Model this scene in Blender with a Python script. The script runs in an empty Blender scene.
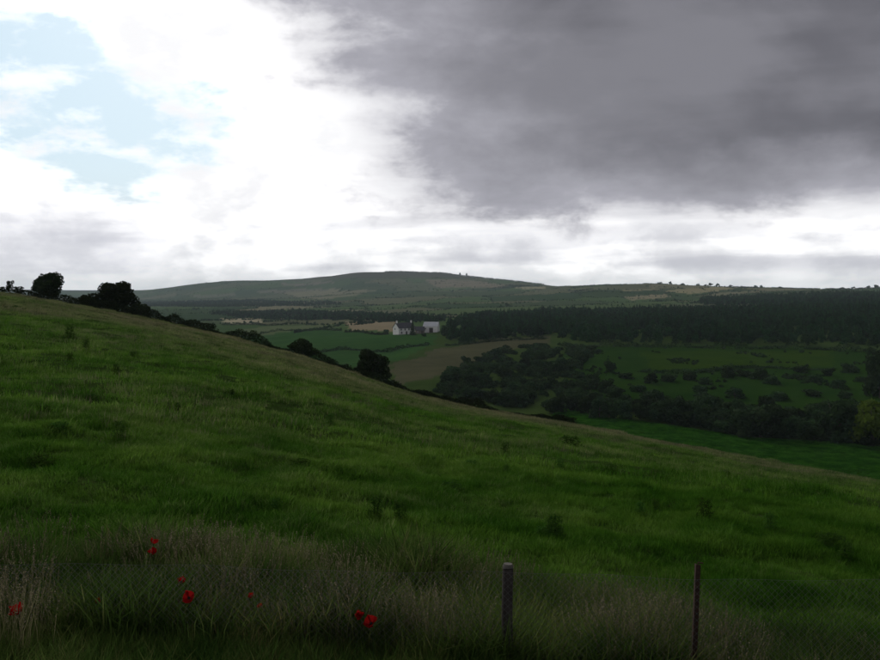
import bpy, math, random
import numpy as np
from mathutils import Vector, Matrix

random.seed(7)
RNG = np.random.default_rng(11)
scene = bpy.context.scene
C = scene.collection

# ------------------------------------------------------------------ camera
EYE = 60.0            # height of the eye above the datum, metres
F = 863.0             # focal length in pixels of an 880 px wide frame
PITCH = math.atan(38 / F)
cam_data = bpy.data.cameras.new("camera")
cam_data.sensor_width = 36.0
cam_data.lens = 36.0 * F / 880.0
cam_data.clip_start = 0.1
cam_data.clip_end = 40000
cam = bpy.data.objects.new("camera", cam_data)
cam.location = (0, 0, EYE)
cam.rotation_euler = (math.pi / 2 - PITCH, 0, 0)
C.objects.link(cam)
scene.camera = cam

# ------------------------------------------------------------------ view
scene.view_settings.view_transform = 'Standard'
scene.view_settings.look = 'None'
scene.view_settings.gamma = 1.0
scene.view_settings.exposure = 0.0
scene.cycles.use_denoising = True
scene.cycles.max_bounces = 6
scene.cycles.diffuse_bounces = 3
scene.cycles.transmission_bounces = 3
scene.cycles.volume_bounces = 0

SUN_AZ = math.radians(-16)     # from the view direction (+Y), negative = to the left
SUN_EL = math.radians(30)


# ------------------------------------------------------------------ node helpers
class NT:
    def __init__(self, tree):
        self.t = tree
        self.n = tree.nodes
        self.l = tree.links
        self.n.clear()

    def node(self, kind, **kw):
        n = self.n.new(kind)
        for k, v in kw.items():
            setattr(n, k, v)
        return n

    def put(self, sock, v):
        if isinstance(v, bpy.types.NodeSocket):
            self.l.new(v, sock)
        elif v is not None:
            sock.default_value = v

    def m(self, op, a, b=None, c=None, clamp=False):
        n = self.node('ShaderNodeMath', operation=op)
        n.use_clamp = clamp
        for i, v in enumerate((a, b, c)):
            self.put(n.inputs[i], v)
        return n.outputs[0]

    def ss(self, x, lo, hi, a=0.0, b=1.0):
        n = self.node('ShaderNodeMapRange', interpolation_type='SMOOTHSTEP')
        self.put(n.inputs[0], x)
        for i, v in zip((1, 2, 3, 4), (lo, hi, a, b)):
            n.inputs[i].default_value = v
        return n.outputs[0]

    def xyz(self, x, y, z):
        n = self.node('ShaderNodeCombineXYZ')
        for i, v in enumerate((x, y, z)):
            self.put(n.inputs[i], v)
        return n.outputs[0]

    def noise(self, vec, scale, detail=4, rough=0.55, dist=0.0):
        n = self.node('ShaderNodeTexNoise')
        self.put(n.inputs['Vector'], vec)
        n.inputs['Scale'].default_value = scale
        n.inputs['Detail'].default_value = detail
        n.inputs['Roughness'].default_value = rough
        n.inputs['Distortion'].default_value = dist
        return n.outputs[0]

    def mix(self, f, a, b, mode='MIX'):
        n = self.node('ShaderNodeMix', data_type='RGBA', blend_type=mode)
        self.put(n.inputs[0], f)
        for i, v in ((6, a), (7, b)):
            if isinstance(v, tuple):
                v = (*v[:3], 1)
            self.put(n.inputs[i], v)
        return n.outputs[2]


# ------------------------------------------------------------------ world: sky with broken cloud
def S_of(px, py):
    """Where a view ray falls in the sky's own coordinates (stereographic round +Y)."""
    u, v = (px - 440) / F, (292 - py) / F
    n = math.sqrt(u * u + v * v + 1)
    return 2 * u / n / (1 + 1 / n), 2 * v / n / (1 + 1 / n)


world = bpy.data.worlds.new("World")
scene.world = world
world.use_nodes = True
w = NT(world.node_tree)
BG = 0.12
tc = w.node('ShaderNodeTexCoord')
nrm = w.node('ShaderNodeVectorMath', operation='NORMALIZE')
w.l.new(tc.outputs['Generated'], nrm.inputs[0])
sep = w.node('ShaderNodeSeparateXYZ')
w.l.new(nrm.outputs[0], sep.inputs[0])
Dx, Dy, Dz = sep.outputs
zc = w.m('MAXIMUM', Dz, 0.0)
den = w.m('ADD', w.m('MAXIMUM', Dy, -0.97), 1.0)
sx = w.m('DIVIDE', w.m('MULTIPLY', Dx, 2.0), den)
sz = w.m('DIVIDE', w.m('MULTIPLY', zc, 2.0), den)
# cloud-deck plane coordinates (perspective flattening towards the horizon)
pd = w.m('ADD', zc, 0.16)
P = w.xyz(w.m('DIVIDE', Dx, pd), w.m('DIVIDE', Dy, pd), 0.0)
big = w.noise(P, 1.15, 6, 0.55, 0.3)
fine = w.noise(P, 4.2, 6, 0.6, 0.2)
soft = w.noise(w.xyz(w.m('MULTIPLY', Dx, 2.0), w.m('MULTIPLY', Dy, 2.0), w.m('MULTIPLY', zc, 4.5)), 2.2, 5, 0.5, 0.3)
Q = w.xyz(w.m('MULTIPLY', Dx, 2.6), w.m('MULTIPLY', Dy, 2.6), w.m('MULTIPLY', zc, 5.0))
puff = w.noise(Q, 3.4, 9, 0.6, 0.15)
R_ = w.xyz(w.m('MULTIPLY', Dx, 2.2), w.m('MULTIPLY', Dy, 2.2), w.m('MULTIPLY', zc, 19.0))
streak = w.noise(R_, 1.9, 4, 0.45, 0.15)

# the big dark cloud: right of a slanting edge and above a ragged base
ax, az_ = S_of(268, 0)
bx_, bz_ = S_of(415, 205)
ex, ez = ax - bx_, az_ - bz_
ln = math.hypot(ex, ez)
nx, nz = ez / ln, -ex / ln
f1 = w.m('ADD', w.m('MULTIPLY', w.m('SUBTRACT', sx, bx_), nx), w.m('MULTIPLY', w.m('SUBTRACT', sz, bz_), nz))
base = S_of(660, 214)[1]
f2 = w.m('MULTIPLY', w.m('SUBTRACT', sz, base), 2.6)
# the same deck goes on overhead and behind the viewer
f1 = w.m('ADD', f1, w.ss(w.m('MULTIPLY', Dy, -1.0), -0.72, 0.35, 0.0, 2.4))
fm = w.m('SMOOTH_MIN', w.m('MULTIPLY', f1, 0.8), f2, 0.05)
wob = w.m('ADD', w.m('MULTIPLY', w.m('SUBTRACT', puff, 0.5), 0.26), w.m('MULTIPLY', w.m('SUBTRACT', streak, 0.5), 0.07))
fd = w.m('ADD', fm, wob)
dark = w.ss(fd, -0.06, 0.055)
core = w.ss(w.m('ADD', fd, w.m('MULTIPLY', w.m('SUBTRACT', soft, 0.5), 0.18)), -0.02, 0.23)

# blue gaps between bright cloud on the left
gx, gz = S_of(90, 108)
ga = w.m('DIVIDE', w.m('SUBTRACT', sx, gx), 0.22)
gb = w.m('DIVIDE', w.m('SUBTRACT', sz, gz), 0.115)
gtilt = w.m('ADD', gb, w.m('MULTIPLY', ga, 0.42))
gd = w.m('SQRT', w.m('ADD', w.m('MULTIPLY', ga, ga), w.m('MULTIPLY', gtilt, gtilt)))
gap_bias = w.ss(gd, 0.45, 1.45, 0.33, 0.0)
gap = w.ss(w.m('ADD', w.m('ADD', w.m('MULTIPLY', puff, 0.75), w.m('MULTIPLY', fine, 0.25)), gap_bias), 0.70, 0.85)

# grey streaks low over the horizon
low = w.ss(sz, 0.02, 0.13, 1.0, 0.0)
rightish = w.ss(sx, -0.15, 0.35, -0.02, 0.07)
st = w.ss(w.m('ADD', streak, rightish), 0.44, 0.66)
stf = w.m('MULTIPLY', w.m('MULTIPLY', st, low), w.m('MULTIPLY', w.ss(sx, -0.2, 0.2, 0.72, 0.66), w.ss(sz, 0.004, 0.035)))
bank = w.m('MULTIPLY', w.ss(w.m('ADD', soft, w.ss(sz, 0.03, 0.16, 0.16, 0.0)), 0.40, 0.75), w.m('MULTIPLY', w.m('MULTIPLY', w.ss(sz, 0.06, 0.14, 1.0, 0.0), w.ss(sx, -0.3, 0.0, 0.55, 0.0)), w.ss(sz, 0.008, 0.03)))
veil = w.ss(sz, 0.0, 0.03, 0.30, 0.0)

sky = w.node('ShaderNodeTexSky', sky_type='NISHITA')
sky.sun_disc = False
sky.sun_elevation = SUN_EL
sky.sun_rotation = SUN_AZ
sky.air_density = 1.0
sky.dust_density = 1.5
sky.ozone_density = 2.0
k = 1.0 / BG


def cl(r, g, b):
    return (r * k, g * k, b * k)


white = w.mix(w.ss(puff, 0.35, 0.65), cl(1.0, 1.0, 1.02), cl(1.7, 1.69, 1.67))
skyd = w.mix(1.0, sky.outputs[0], (0.36, 0.36, 0.36), 'MULTIPLY')
bluesky = w.mix(0.6, skyd, cl(0.74, 1.02, 1.22))
c0 = w.mix(gap, white, bluesky)
c1 = w.mix(stf, c0, cl(0.45, 0.455, 0.53))
c1 = w.mix(bank, c1, cl(0.55, 0.56, 0.65))
c1 = w.mix(veil, c1, cl(1.0, 1.02, 1.05))
tone = w.mix(w.ss(w.m('ADD', w.m('MULTIPLY', soft, 0.75), w.m('MULTIPLY', streak, 0.25)), 0.38, 0.62), cl(0.142, 0.141, 0.162), cl(0.222, 0.220, 0.248))
dcol = w.mix(core, cl(0.46, 0.455, 0.51), tone)
c2 = w.mix(dark, c1, dcol)
bgn = w.node('ShaderNodeBackground')
w.put(bgn.inputs[0], c2)
bgn.inputs[1].default_value = BG
wo = w.node('ShaderNodeOutputWorld')
w.l.new(bgn.outputs[0], wo.inputs[0])

# ------------------------------------------------------------------ sun behind the cloud
sd = bpy.data.lights.new("sun", 'SUN')
sd.energy = 1.4
sd.angle = math.radians(20)
sd.color = (1.0, 0.95, 0.87)
sun = bpy.data.objects.new("sun", sd)
sun.rotation_euler = (math.pi / 2 - SUN_EL, 0, math.pi - SUN_AZ)
sun.location = (0, 0, 200)
C.objects.link(sun)

# ------------------------------------------------------------------ terrain (heights are relative to the eye until built)
def pchip(xk, yk, x):
    """Monotone cubic through (xk, yk)."""
    xk = np.asarray(xk, float)
    yk = np.asarray(yk, float)
    h = np.diff(xk)
    d = np.diff(yk) / h
    mm = np.zeros_like(yk)
    for i in range(1, len(xk) - 1):
        if d[i - 1] * d[i] > 0:
            w1, w2 = 2 * h[i] + h[i - 1], h[i] + 2 * h[i - 1]
            mm[i] = (w1 + w2) / (w1 / d[i - 1] + w2 / d[i])
    mm[0], mm[-1] = d[0], d[-1]
    x = np.clip(x, xk[0], xk[-1])
    i = np.clip(np.searchsorted(xk, x) - 1, 0, len(xk) - 2)
    t = (x - xk[i]) / h[i]
    t2, t3 = t * t, t * t * t
    return ((2 * t3 - 3 * t2 + 1) * yk[i] + (t3 - 2 * t2 + t) * h[i] * mm[i]
            + (-2 * t3 + 3 * t2) * yk[i + 1] + (t3 - t2) * h[i] * mm[i + 1])


PK = [-160, 0, 150, 300, 440, 600, 750, 880, 1040]
RC = [125, 125, 125, 118, 110, 100, 90, 82, 78]           # distance of the brow of the near hill


def lane(vals, px):
    return pchip(PK, vals, px)


SKX = [-160, 0, 135, 160, 180, 200, 250, 300, 330, 360, 400, 435, 460, 500, 540, 560, 600, 650, 700, 750, 800, 840, 880, 1040]
SKY_ = [289, 289.5, 290.5, 288.5, 286, 283.5, 280.5, 279.5, 276.5, 273, 271.5, 273, 276.5, 280, 285, 286.5, 285.5, 284, 285, 287, 289, 289.5, 288, 287]
SKR = [6000, 6000, 5600, 5200, 5000, 4800, 4600, 4500, 4400, 4200, 4200, 4200, 4000, 3800, 3500, 3200, 2800, 2700, 2600, 2500, 2500, 2400, 2400, 2400]


def column(px):
    """(distance, height below/above the eye) down one bearing of the land."""
    ca = math.cos(math.atan((px - 440) / F))
    rc = float(lane(RC, px))

    def Z(py, r):
        return -(py - 292) / F * r * ca
    L = lambda v: float(lane(v, px))
    pc = L([268, 293, 319, 357, 402, 431, 460, 483, 512])
    zc_ = Z(pc, rc)
    pts = [(1.0, -1.65), (3.5, -2.1),
           (7.0, L([-3.0, -3.1, -3.2, -3.3, -3.4, -3.5, -3.6, -3.7, -3.8])),
           (11.5, L([-3.2, -3.35, -3.5, -3.7, -3.95, -4.25, -4.5, -4.7, -5.0]))]
    z11 = pts[-1][1]
    pts += [(28, z11 + (zc_ - z11) * 0.13), (0.55 * rc, z11 + (zc_ - z11) * 0.47), (rc, zc_)]
    sl = zc_ / rc
    pts += [(1.28 * rc, zc_ + sl * 0.28 * rc - 2.2), (1.5 * rc, L([-18, -14, -22, -28, -30, -30, -30, -29, -29]))]
    r8 = L([215, 220, 235, 250, 245, 235, 225, 215, 215])
    pts += [(r8, L([-24, -20, -29, -37, -36.5, -34.3, -35.6, -35.2, -35.2]))]
    r9 = L([310, 310, 310, 315, 315, 300, 300, 300, 300])
    pts += [(r9, L([-32, -32, -36, -39, -31.8, -31.3, -32.6, -32.2, -32]))]
    r10 = 425
    pts += [(r10, L([-36, -36, -41, -37.5, -31.0, -27.8, -28.2, -28.5, -28.0]))]
    pts += [(560, L([-40, -40, -43, -33.5, -28.5, -26.0, -24.6, -22.5, -22]))]
    pts += [(800, L([-42, -42, -45, -35.5, -28.8, -24.5, -20.5, -17.5, -16]))]
    pts += [(1200, L([-40, -40, -41, -38, -29.0, -23.0, -17.0, -13.0, -12]))]
    pts += [(1700, L([-34, -34, -37, -35, -25.0, -15, -8.5, -3.0, -2]))]
    rs = float(np.interp(px, SKX, SKR))
    ps = float(np.interp(px, SKX, SKY_))
    r15 = 0.72 * rs if rs > 2500 else 2050
    p15 = L([296, 296, 300, 296, 289, 291.5, 292, 291.5, 291])
    pts += [(max(r15, 2000), Z(max(p15, ps + 1.5), max(r15, 2000))), (rs, Z(ps, rs))]
    pts += [(rs * 1.35, Z(ps + 4.5, rs * 1.35)), (10500, Z(max(ps, 289) + 5, 10500))]
    return pts


AZ0 = math.radians(37)
NA, NR = 860, 430
az_f = np.linspace(-AZ0, AZ0, NA)
lr = np.linspace(math.log(1.0), math.log(10400), NR)
rr = np.exp(lr)
kpx = np.linspace(-160, 1040, 61)
prof = np.array([pchip([math.log(a) for a, _ in column(p)], [b for _, b in column(p)], lr) for p in kpx])
kaz = np.arctan((kpx - 440) / F)
HT = np.empty((NA, NR))
for j in range(NR):
    HT[:, j] = pchip(kaz, prof[:, j], az_f)
XX = np.sin(az_f)[:, None] * rr[None, :]
YY = np.cos(az_f)[:, None] * rr[None, :]


def waves(x, y, wl, n, seed):
    g = np.random.default_rng(seed)
    out = np.zeros_like(x, dtype=float)
    for _ in range(n):
        a = g.uniform(0, math.pi * 2)
        kk = 2 * math.pi / (wl * g.uniform(0.6, 1.7))
        out += np.sin((x * math.cos(a) + y * math.sin(a)) * kk + g.uniform(0, 6.28))
    return out / math.sqrt(n)


def sst(x, a, b):
    t = np.clip((x - a) / (b - a), 0, 1)
    return t * t * (3 - 2 * t)


RRg = np.broadcast_to(rr[None, :], XX.shape)


def bumps(x, y, r):
    b = 0.06 * waves(x, y, 2.2, 10, 1) * sst(r, 9, 16) * (1 - sst(r, 130, 200))
    b += 0.13 * waves(x, y, 9, 8, 2) * sst(r, 12, 35) * (1 - sst(r, 140, 220))
    b += 0.55 * waves(x, y, 60, 8, 3) * sst(r, 200, 400) * (1 - sst(r, 2000, 3000))
    b += 2.2 * waves(x, y, 330, 8, 4) * sst(r, 900, 2000) * (1 - 0.6 * sst(r, 4000, 6000))
    return b


HT = HT + bumps(XX, YY, RRg) + EYE


def ground(az, r):
    fi = np.clip((np.asarray(az) + AZ0) / (2 * AZ0) * (NA - 1), 0, NA - 1.001)
    fj = np.clip((np.log(r) - lr[0]) / (lr[-1] - lr[0]) * (NR - 1), 0, NR - 1.001)
    i = fi.astype(int)
    j = fj.astype(int)
    a, b = fi - i, fj - j
    return ((1 - a) * (1 - b) * HT[i, j] + a * (1 - b) * HT[i + 1, j] + (1 - a) * b * HT[i, j + 1] + a * b * HT[i + 1, j + 1])


def gz_xy(x, y):
    x = np.asarray(x, float)
    y = np.asarray(y, float)
    return ground(np.arctan2(x, y), np.hypot(x, y))


RM = np.exp(np.linspace(math.log(2), math.log(10000), 2600))


def bearing(px):
    return math.atan((px - 440) / F)


def hit(px, py, rmin=3.0):
    """Ground point seen at a place of the photograph, beyond rmin metres."""
    cp, sp = math.cos(PITCH), math.sin(PITCH)
    u, v = (px - 440) / F, (330 - py) / F
    d = np.array([u, cp + v * sp, -sp + v * cp])
    h = math.hypot(d[0], d[1])
    az = math.atan2(d[0], d[1])
    R = RM[RM >= rmin]
    gzv = ground(np.full_like(R, az), R)
    rz = EYE + d[2] / h * R
    below = np.nonzero(rz <= gzv)[0]
    # skip while the ray starts under the ground (behind a brow)
    if len(below) and below[0] == 0:
        above = np.nonzero(rz > gzv)[0]
        if not len(above):
            r = R[0]
            return np.array([r * math.sin(az), r * math.cos(az), gzv[0]])
        below = below[below > above[0]]
    if not len(below):
        kk = int(np.argmin(np.abs(rz - gzv)))
    else:
        kk = below[0]
    r = R[kk]
    return np.array([r * math.sin(az), r * math.cos(az), gzv[kk]])


def poly_world(pts, rmin):
    return np.array([hit(a, b, rmin)[:2] for a, b in pts])


def inside(poly, x, y):
    res = np.zeros(np.shape(x), bool)
    n = len(poly)
    for i in range(n):
        x1, y1 = poly[i]
        x2, y2 = poly[(i + 1) % n]
        if y1 == y2:
            continue
        c = ((y1 > y) != (y2 > y)) & (x < (x2 - x1) * (y - y1) / (y2 - y1) + x1)
        res ^= c
    return res


# ------------------------------------------------------------------ object helpers
def setp(o, label=None, cat=None, group=None, kind=None):
    if label:
        o["label"] = label
    if cat:
        o["category"] = cat
    if group:
        o["group"] = group
    if kind:
        o["kind"] = kind
    return o


def empty(name, loc, rz=0.0):
    o = bpy.data.objects.new(name, None)
    o.empty_display_size = 0.2
    o.location = loc
    o.rotation_euler = (0, 0, rz)
    C.objects.link(o)
    return o


def link(name, me, parent=None):
    o = bpy.data.objects.new(name, me)
    C.objects.link(o)
    if parent is not None:
        o.parent = parent
    return o


def mesh_np(name, V, Fq, mat=None, smooth=False):
    """V (n,3), Fq (m,k) faces all with k corners."""
    V = np.asarray(V, np.float32)
    Fq = np.asarray(Fq, np.int32)
    me = bpy.data.meshes.new(name)
    kq = Fq.shape[1]
    me.vertices.add(len(V))
    me.vertices.foreach_set("co", V.ravel())
    me.loops.add(Fq.size)
    me.loops.foreach_set("vertex_index", Fq.ravel())
    me.polygons.add(len(Fq))
    me.polygons.foreach_set("loop_start", np.arange(len(Fq), dtype=np.int32) * kq)
    me.polygons.foreach_set("use_smooth", np.full(len(Fq), smooth))
    me.update(calc_edges=True)
    if mat:
        me.materials.append(mat)
    return me


def mesh_py(name, V, Fs, mat=None, smooth=False):
    me = bpy.data.meshes.new(name)
    me.from_pydata([tuple(v) for v in V], [], Fs)
    me.update()
    if smooth:
        me.polygons.foreach_set("use_smooth", np.full(len(me.polygons), True))
    if mat:
        me.materials.append(mat)
    return me


class MB:
    """Collects shapes for one mesh."""
    def __init__(self):
        self.v, self.f = [], []

    def add(self, V, Fs):
        o = len(self.v)
        self.v += [tuple(map(float, p)) for p in V]
        self.f += [tuple(i + o for i in q) for q in Fs]

    def box(self, x0, x1, y0, y1, z0, z1):
        V = [(x, y, z) for z in (z0, z1) for y in (y0, y1) for x in (x0, x1)]
        self.add(V, [(0, 2, 3, 1), (4, 5, 7, 6), (0, 1, 5, 4), (2, 6, 7, 3), (0, 4, 6, 2), (1, 3, 7, 5)])

    def tube(self, path, radii, sides=6, cap=True):
        path = [Vector(p) for p in path]
        V, Fs = [], []
        for i, p in enumerate(path):
            a = path[max(i - 1, 0)]
            b = path[min(i + 1, len(path) - 1)]
            t = (b - a).normalized()
            ref = Vector((1, 0, 0)) if abs(t.x) < 0.8 else Vector((0, 1, 0))
            s = t.cross(ref).normalized()
            q = t.cross(s)
            r = radii[i] if hasattr(radii, '__len__') else radii
            for j in range(sides):
                an = 2 * math.pi * j / sides
                V.append(p + (s * math.cos(an) + q * math.sin(an)) * r)
        for i in range(len(path) - 1):
            for j in range(sides):
                j2 = (j + 1) % sides
                Fs.append((i * sides + j, i * sides + j2, (i + 1) * sides + j2, (i + 1) * sides + j))
        if cap:
            Fs.append(tuple(range(sides))[::-1])
            Fs.append(tuple((len(path) - 1) * sides + j for j in range(sides)))
        self.add(V, Fs)

    def mesh(self, name, mat=None, smooth=False):
        return mesh_py(name, self.v, self.f, mat, smooth)


# ------------------------------------------------------------------ materials
def new_mat(name):
    m = bpy.data.materials.new(name)
    m.use_nodes = True
    return m, NT(m.node_tree)


def foliage_mat(name, ca, cb, cc, transl=0.25, scale=0.35, spread=0.5, wscale=0.02):
    """Leaves: tone varies from leaf to leaf and in clumps; a share of the light passes through."""
    m, t = new_mat(name)
    geo = t.node('ShaderNodeNewGeometry')
    isl = geo.outputs['Random Per Island']
    n1 = t.noise(geo.outputs['Position'], scale, 3)
    n2 = t.noise(geo.outputs['Position'], wscale, 3)
    col = t.mix(t.ss(n1, 0.35, 0.65), ca, cb)
    col = t.mix(t.m('MULTIPLY', isl, spread), col, cc)
    oi = t.node('ShaderNodeObjectInfo')
    v = t.m('ADD', t.m('MULTIPLY', n2, 0.9), t.m('ADD', t.m('MULTIPLY', oi.outputs['Random'], 0.75), 0.20))
    hs = t.node('ShaderNodeHueSaturation')
    t.put(hs.inputs['Color'], col)
    t.put(hs.inputs['Value'], v)
    t.put(hs.inputs['Hue'], t.m('ADD', t.m('MULTIPLY', oi.outputs['Random'], 0.03), 0.485))
    d = t.node('ShaderNodeBsdfDiffuse')
    tr = t.node('ShaderNodeBsdfTranslucent')
    t.put(d.inputs[0], hs.outputs[0])
    t.put(tr.inputs[0], hs.outputs[0])
    mx = t.node('ShaderNodeMixShader')
    mx.inputs[0].default_value = transl
    t.l.new(d.outputs[0], mx.inputs[1])
    t.l.new(tr.outputs[0], mx.inputs[2])
    o = t.node('ShaderNodeOutputMaterial')
    t.l.new(mx.outputs[0], o.inputs[0])
    return m


def plain_mat(name, ca, cb, scale=6.0, rough=0.85, bump=0.0, metal=0.0, stretch=None):
    m, t = new_mat(name)
    tcx = t.node('ShaderNodeTexCoord')
    vec = tcx.outputs['Object']
    if stretch:
        mp = t.node('ShaderNodeMapping')
        mp.inputs['Scale'].default_value = stretch
        t.l.new(vec, mp.inputs[0])
        vec = mp.outputs[0]
    n1 = t.noise(vec, scale, 6, 0.62)
    col = t.mix(t.ss(n1, 0.33, 0.67), ca, cb)
    b = t.node('ShaderNodeBsdfPrincipled')
    t.put(b.inputs['Base Color'], col)
    b.inputs['Roughness'].default_value = rough
    b.inputs['Metallic'].default_value = metal
    b.inputs['Specular IOR Level'].default_value = 0.25
    if bump:
        bp = t.node('ShaderNodeBump')
        bp.inputs['Strength'].default_value = bump
        t.put(bp.inputs['Height'], n1)
        t.l.new(bp.outputs[0], b.inputs['Normal'])
    o = t.node('ShaderNodeOutputMaterial')
    t.l.new(b.outputs[0], o.inputs[0])
    return m


def ground_mat():
    m, t = new_mat("meadow_soil_and_grass")
    at = t.node('ShaderNodeAttribute', attribute_name="land")
    geo = t.node('ShaderNodeNewGeometry')
    pos = geo.outputs['Position']
    n1 = t.noise(pos, 0.9, 6, 0.6)
    n2 = t.noise(pos, 0.06, 5, 0.6)
    n3 = t.noise(pos, 0.011, 5, 0.6)
    v = t.m('ADD', t.m('MULTIPLY', n1, 0.5), t.m('ADD', t.m('MULTIPLY', n2, 0.7), t.m('ADD', t.m('MULTIPLY', n3, 0.5), 0.15)))
    hs = t.node('ShaderNodeHueSaturation')
    t.put(hs.inputs['Color'], at.outputs['Color'])
    t.put(hs.inputs['Value'], v)
    t.put(hs.inputs['Hue'], t.m('ADD', t.m('MULTIPLY', n2, -0.05), 0.525))
    b = t.node('ShaderNodeBsdfDiffuse')
    t.put(b.inputs[0], hs.outputs[0])
    bp = t.node('ShaderNodeBump')
    bp.inputs['Strength'].default_value = 0.6
    bp.inputs['Distance'].default_value = 0.5
    t.put(bp.inputs['Height'], t.m('ADD', n1, n2))
    t.l.new(bp.outputs[0], b.inputs['Normal'])
    o = t.node('ShaderNodeOutputMaterial')
    t.l.new(b.outputs[0], o.inputs[0])
    return m


def grass_mat(name, ca, cb, dry, dry_lo, dry_hi, transl=0.3, bias=True):
    """Grass blades: green varying in wide patches, drier towards the brow of the hill."""
    m, t = new_mat(name)
    geo = t.node('ShaderNodeNewGeometry')
    pos = geo.outputs['Position']
    isl = geo.outputs['Random Per Island']
    n1 = t.noise(pos, 0.30, 6, 0.68)
    n2 = t.noise(pos, 1.1, 5, 0.65)
    n3 = t.noise(pos, 0.05, 4, 0.6)
    oi = t.node('ShaderNodeObjectInfo')
    ip = oi.outputs['Random']
    col = t.mix(t.ss(n1, 0.32, 0.68), ca, cb)
    dv = t.m('ADD', t.m('MULTIPLY', n2, 0.45), t.m('ADD', t.m('MULTIPLY', n3, 0.75), t.m('MULTIPLY', isl, 0.25)))
    if bias:
        sp = t.node('ShaderNodeSeparateXYZ')
        t.l.new(pos, sp.inputs[0])
        dv = t.m('ADD', dv, t.ss(sp.outputs[1], 34, 105, 0.0, 0.26))
    col = t.mix(t.ss(dv, dry_lo, dry_hi), col, dry)
    hs = t.node('ShaderNodeHueSaturation')
    t.put(hs.inputs['Color'], col)
    t.put(hs.inputs['Value'], t.m('ADD', t.m('MULTIPLY', ip, 0.4), t.m('ADD', t.m('MULTIPLY', isl, 0.45), t.m('ADD', t.m('MULTIPLY', n2, 0.9), t.ss(n1, 0.3, 0.7, -0.25, 0.40)))))
    d = t.node('ShaderNodeBsdfDiffuse')
    tr = t.node('ShaderNodeBsdfTranslucent')
    t.put(d.inputs[0], hs.outputs[0])
    t.put(tr.inputs[0], hs.outputs[0])
    mx = t.node('ShaderNodeMixShader')
    mx.inputs[0].default_value = transl
    t.l.new(d.outputs[0], mx.inputs[1])
    t.l.new(tr.outputs[0], mx.inputs[2])
    o = t.node('ShaderNodeOutputMaterial')
    t.l.new(mx.outputs[0], o.inputs[0])
    return m


M_GROUND = ground_mat()
M_GRASS = grass_mat("field_grass", (0.050, 0.162, 0.012), (0.090, 0.176, 0.022), (0.185, 0.18, 0.095), 0.67, 1.09, 0.5)
M_VERGE = grass_mat("verge_leaves", (0.046, 0.110, 0.020), (0.085, 0.135, 0.030), (0.16, 0.14, 0.06), 0.72, 1.02, 0.5, bias=False)
M_STRAW = grass_mat("dry_grass_stalks", (0.16, 0.15, 0.07), (0.10, 0.125, 0.045), (0.20, 0.175, 0.10), 0.6, 0.9, 0.4, bias=False)
M_SEED = grass_mat("grass_seed_heads", (0.175, 0.155, 0.10), (0.13, 0.125, 0.07), (0.22, 0.19, 0.13), 0.6, 0.9, 0.4, bias=False)
M_DRY = grass_mat("dry_pasture_grass", (0.155, 0.165, 0.085), (0.11, 0.14, 0.055), (0.20, 0.19, 0.115), 0.6, 0.95, 0.45, bias=False)
M_WEED = foliage_mat("weed_leaves", (0.030, 0.082, 0.014), (0.044, 0.098, 0.016), (0.06, 0.11, 0.02), 0.4, 2.0)
M_BUSH = foliage_mat("thorn_leaves", (0.018, 0.032, 0.014), (0.028, 0.045, 0.016), (0.045, 0.062, 0.022), 0.15, 0.8)
M_SCRUB = foliage_mat("scrub_leaves", (0.020, 0.044, 0.018), (0.036, 0.066, 0.022), (0.050, 0.085, 0.034), 0.2, 0.25)
M_LIME = foliage_mat("bright_willow_leaves", (0.058, 0.092, 0.010), (0.075, 0.110, 0.012), (0.09, 0.125, 0.018), 0.25, 0.25)
M_CONIFER = foliage_mat("conifer_needles", (0.008, 0.034, 0.010), (0.021, 0.058, 0.014), (0.026, 0.064, 0.018), 0.2, 0.05, 0.5, 0.008)
M_BARK = plain_mat("bark", (0.05, 0.04, 0.03), (0.09, 0.075, 0.06), 7, 0.9, 0.4)

# ------------------------------------------------------------------ ground sheet
GREEN_NEAR = (0.034, 0.060, 0.014)
az_b = np.linspace(AZ0, 2 * math.pi - AZ0, 110)[1:-1]
allaz = np.concatenate([az_f, az_b])
tb = (az_b - AZ0) / (2 * math.pi - 2 * AZ0)
H_back = HT[-1][None, :] * (1 - sst(tb, 0, 1))[:, None] + HT[0][None, :] * sst(tb, 0, 1)[:, None]
HA = np.vstack([HT, H_back])
NT_ = len(allaz)
GX = np.sin(allaz)[:, None] * rr[None, :]
GY = np.cos(allaz)[:, None] * rr[None, :]
V = np.stack([GX, GY, HA], -1).reshape(-1, 3)
ii, jj = np.meshgrid(np.arange(NT_), np.arange(NR - 1), indexing='ij')
i2 = (ii + 1) % NT_
Fq = np.stack([ii * NR + jj, ii * NR + jj + 1, i2 * NR + jj + 1, i2 * NR + jj], -1).reshape(-1, 4)
gme = mesh_np("ground", V, Fq[:, ::-1] if False else Fq, M_GROUND, True)
gx_, gy_ = GX.ravel(), GY.ravel()
gr_ = np.hypot(gx_, gy_)
col = np.empty((len(gx_), 3))
col[:] = GREEN_NEAR

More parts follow.
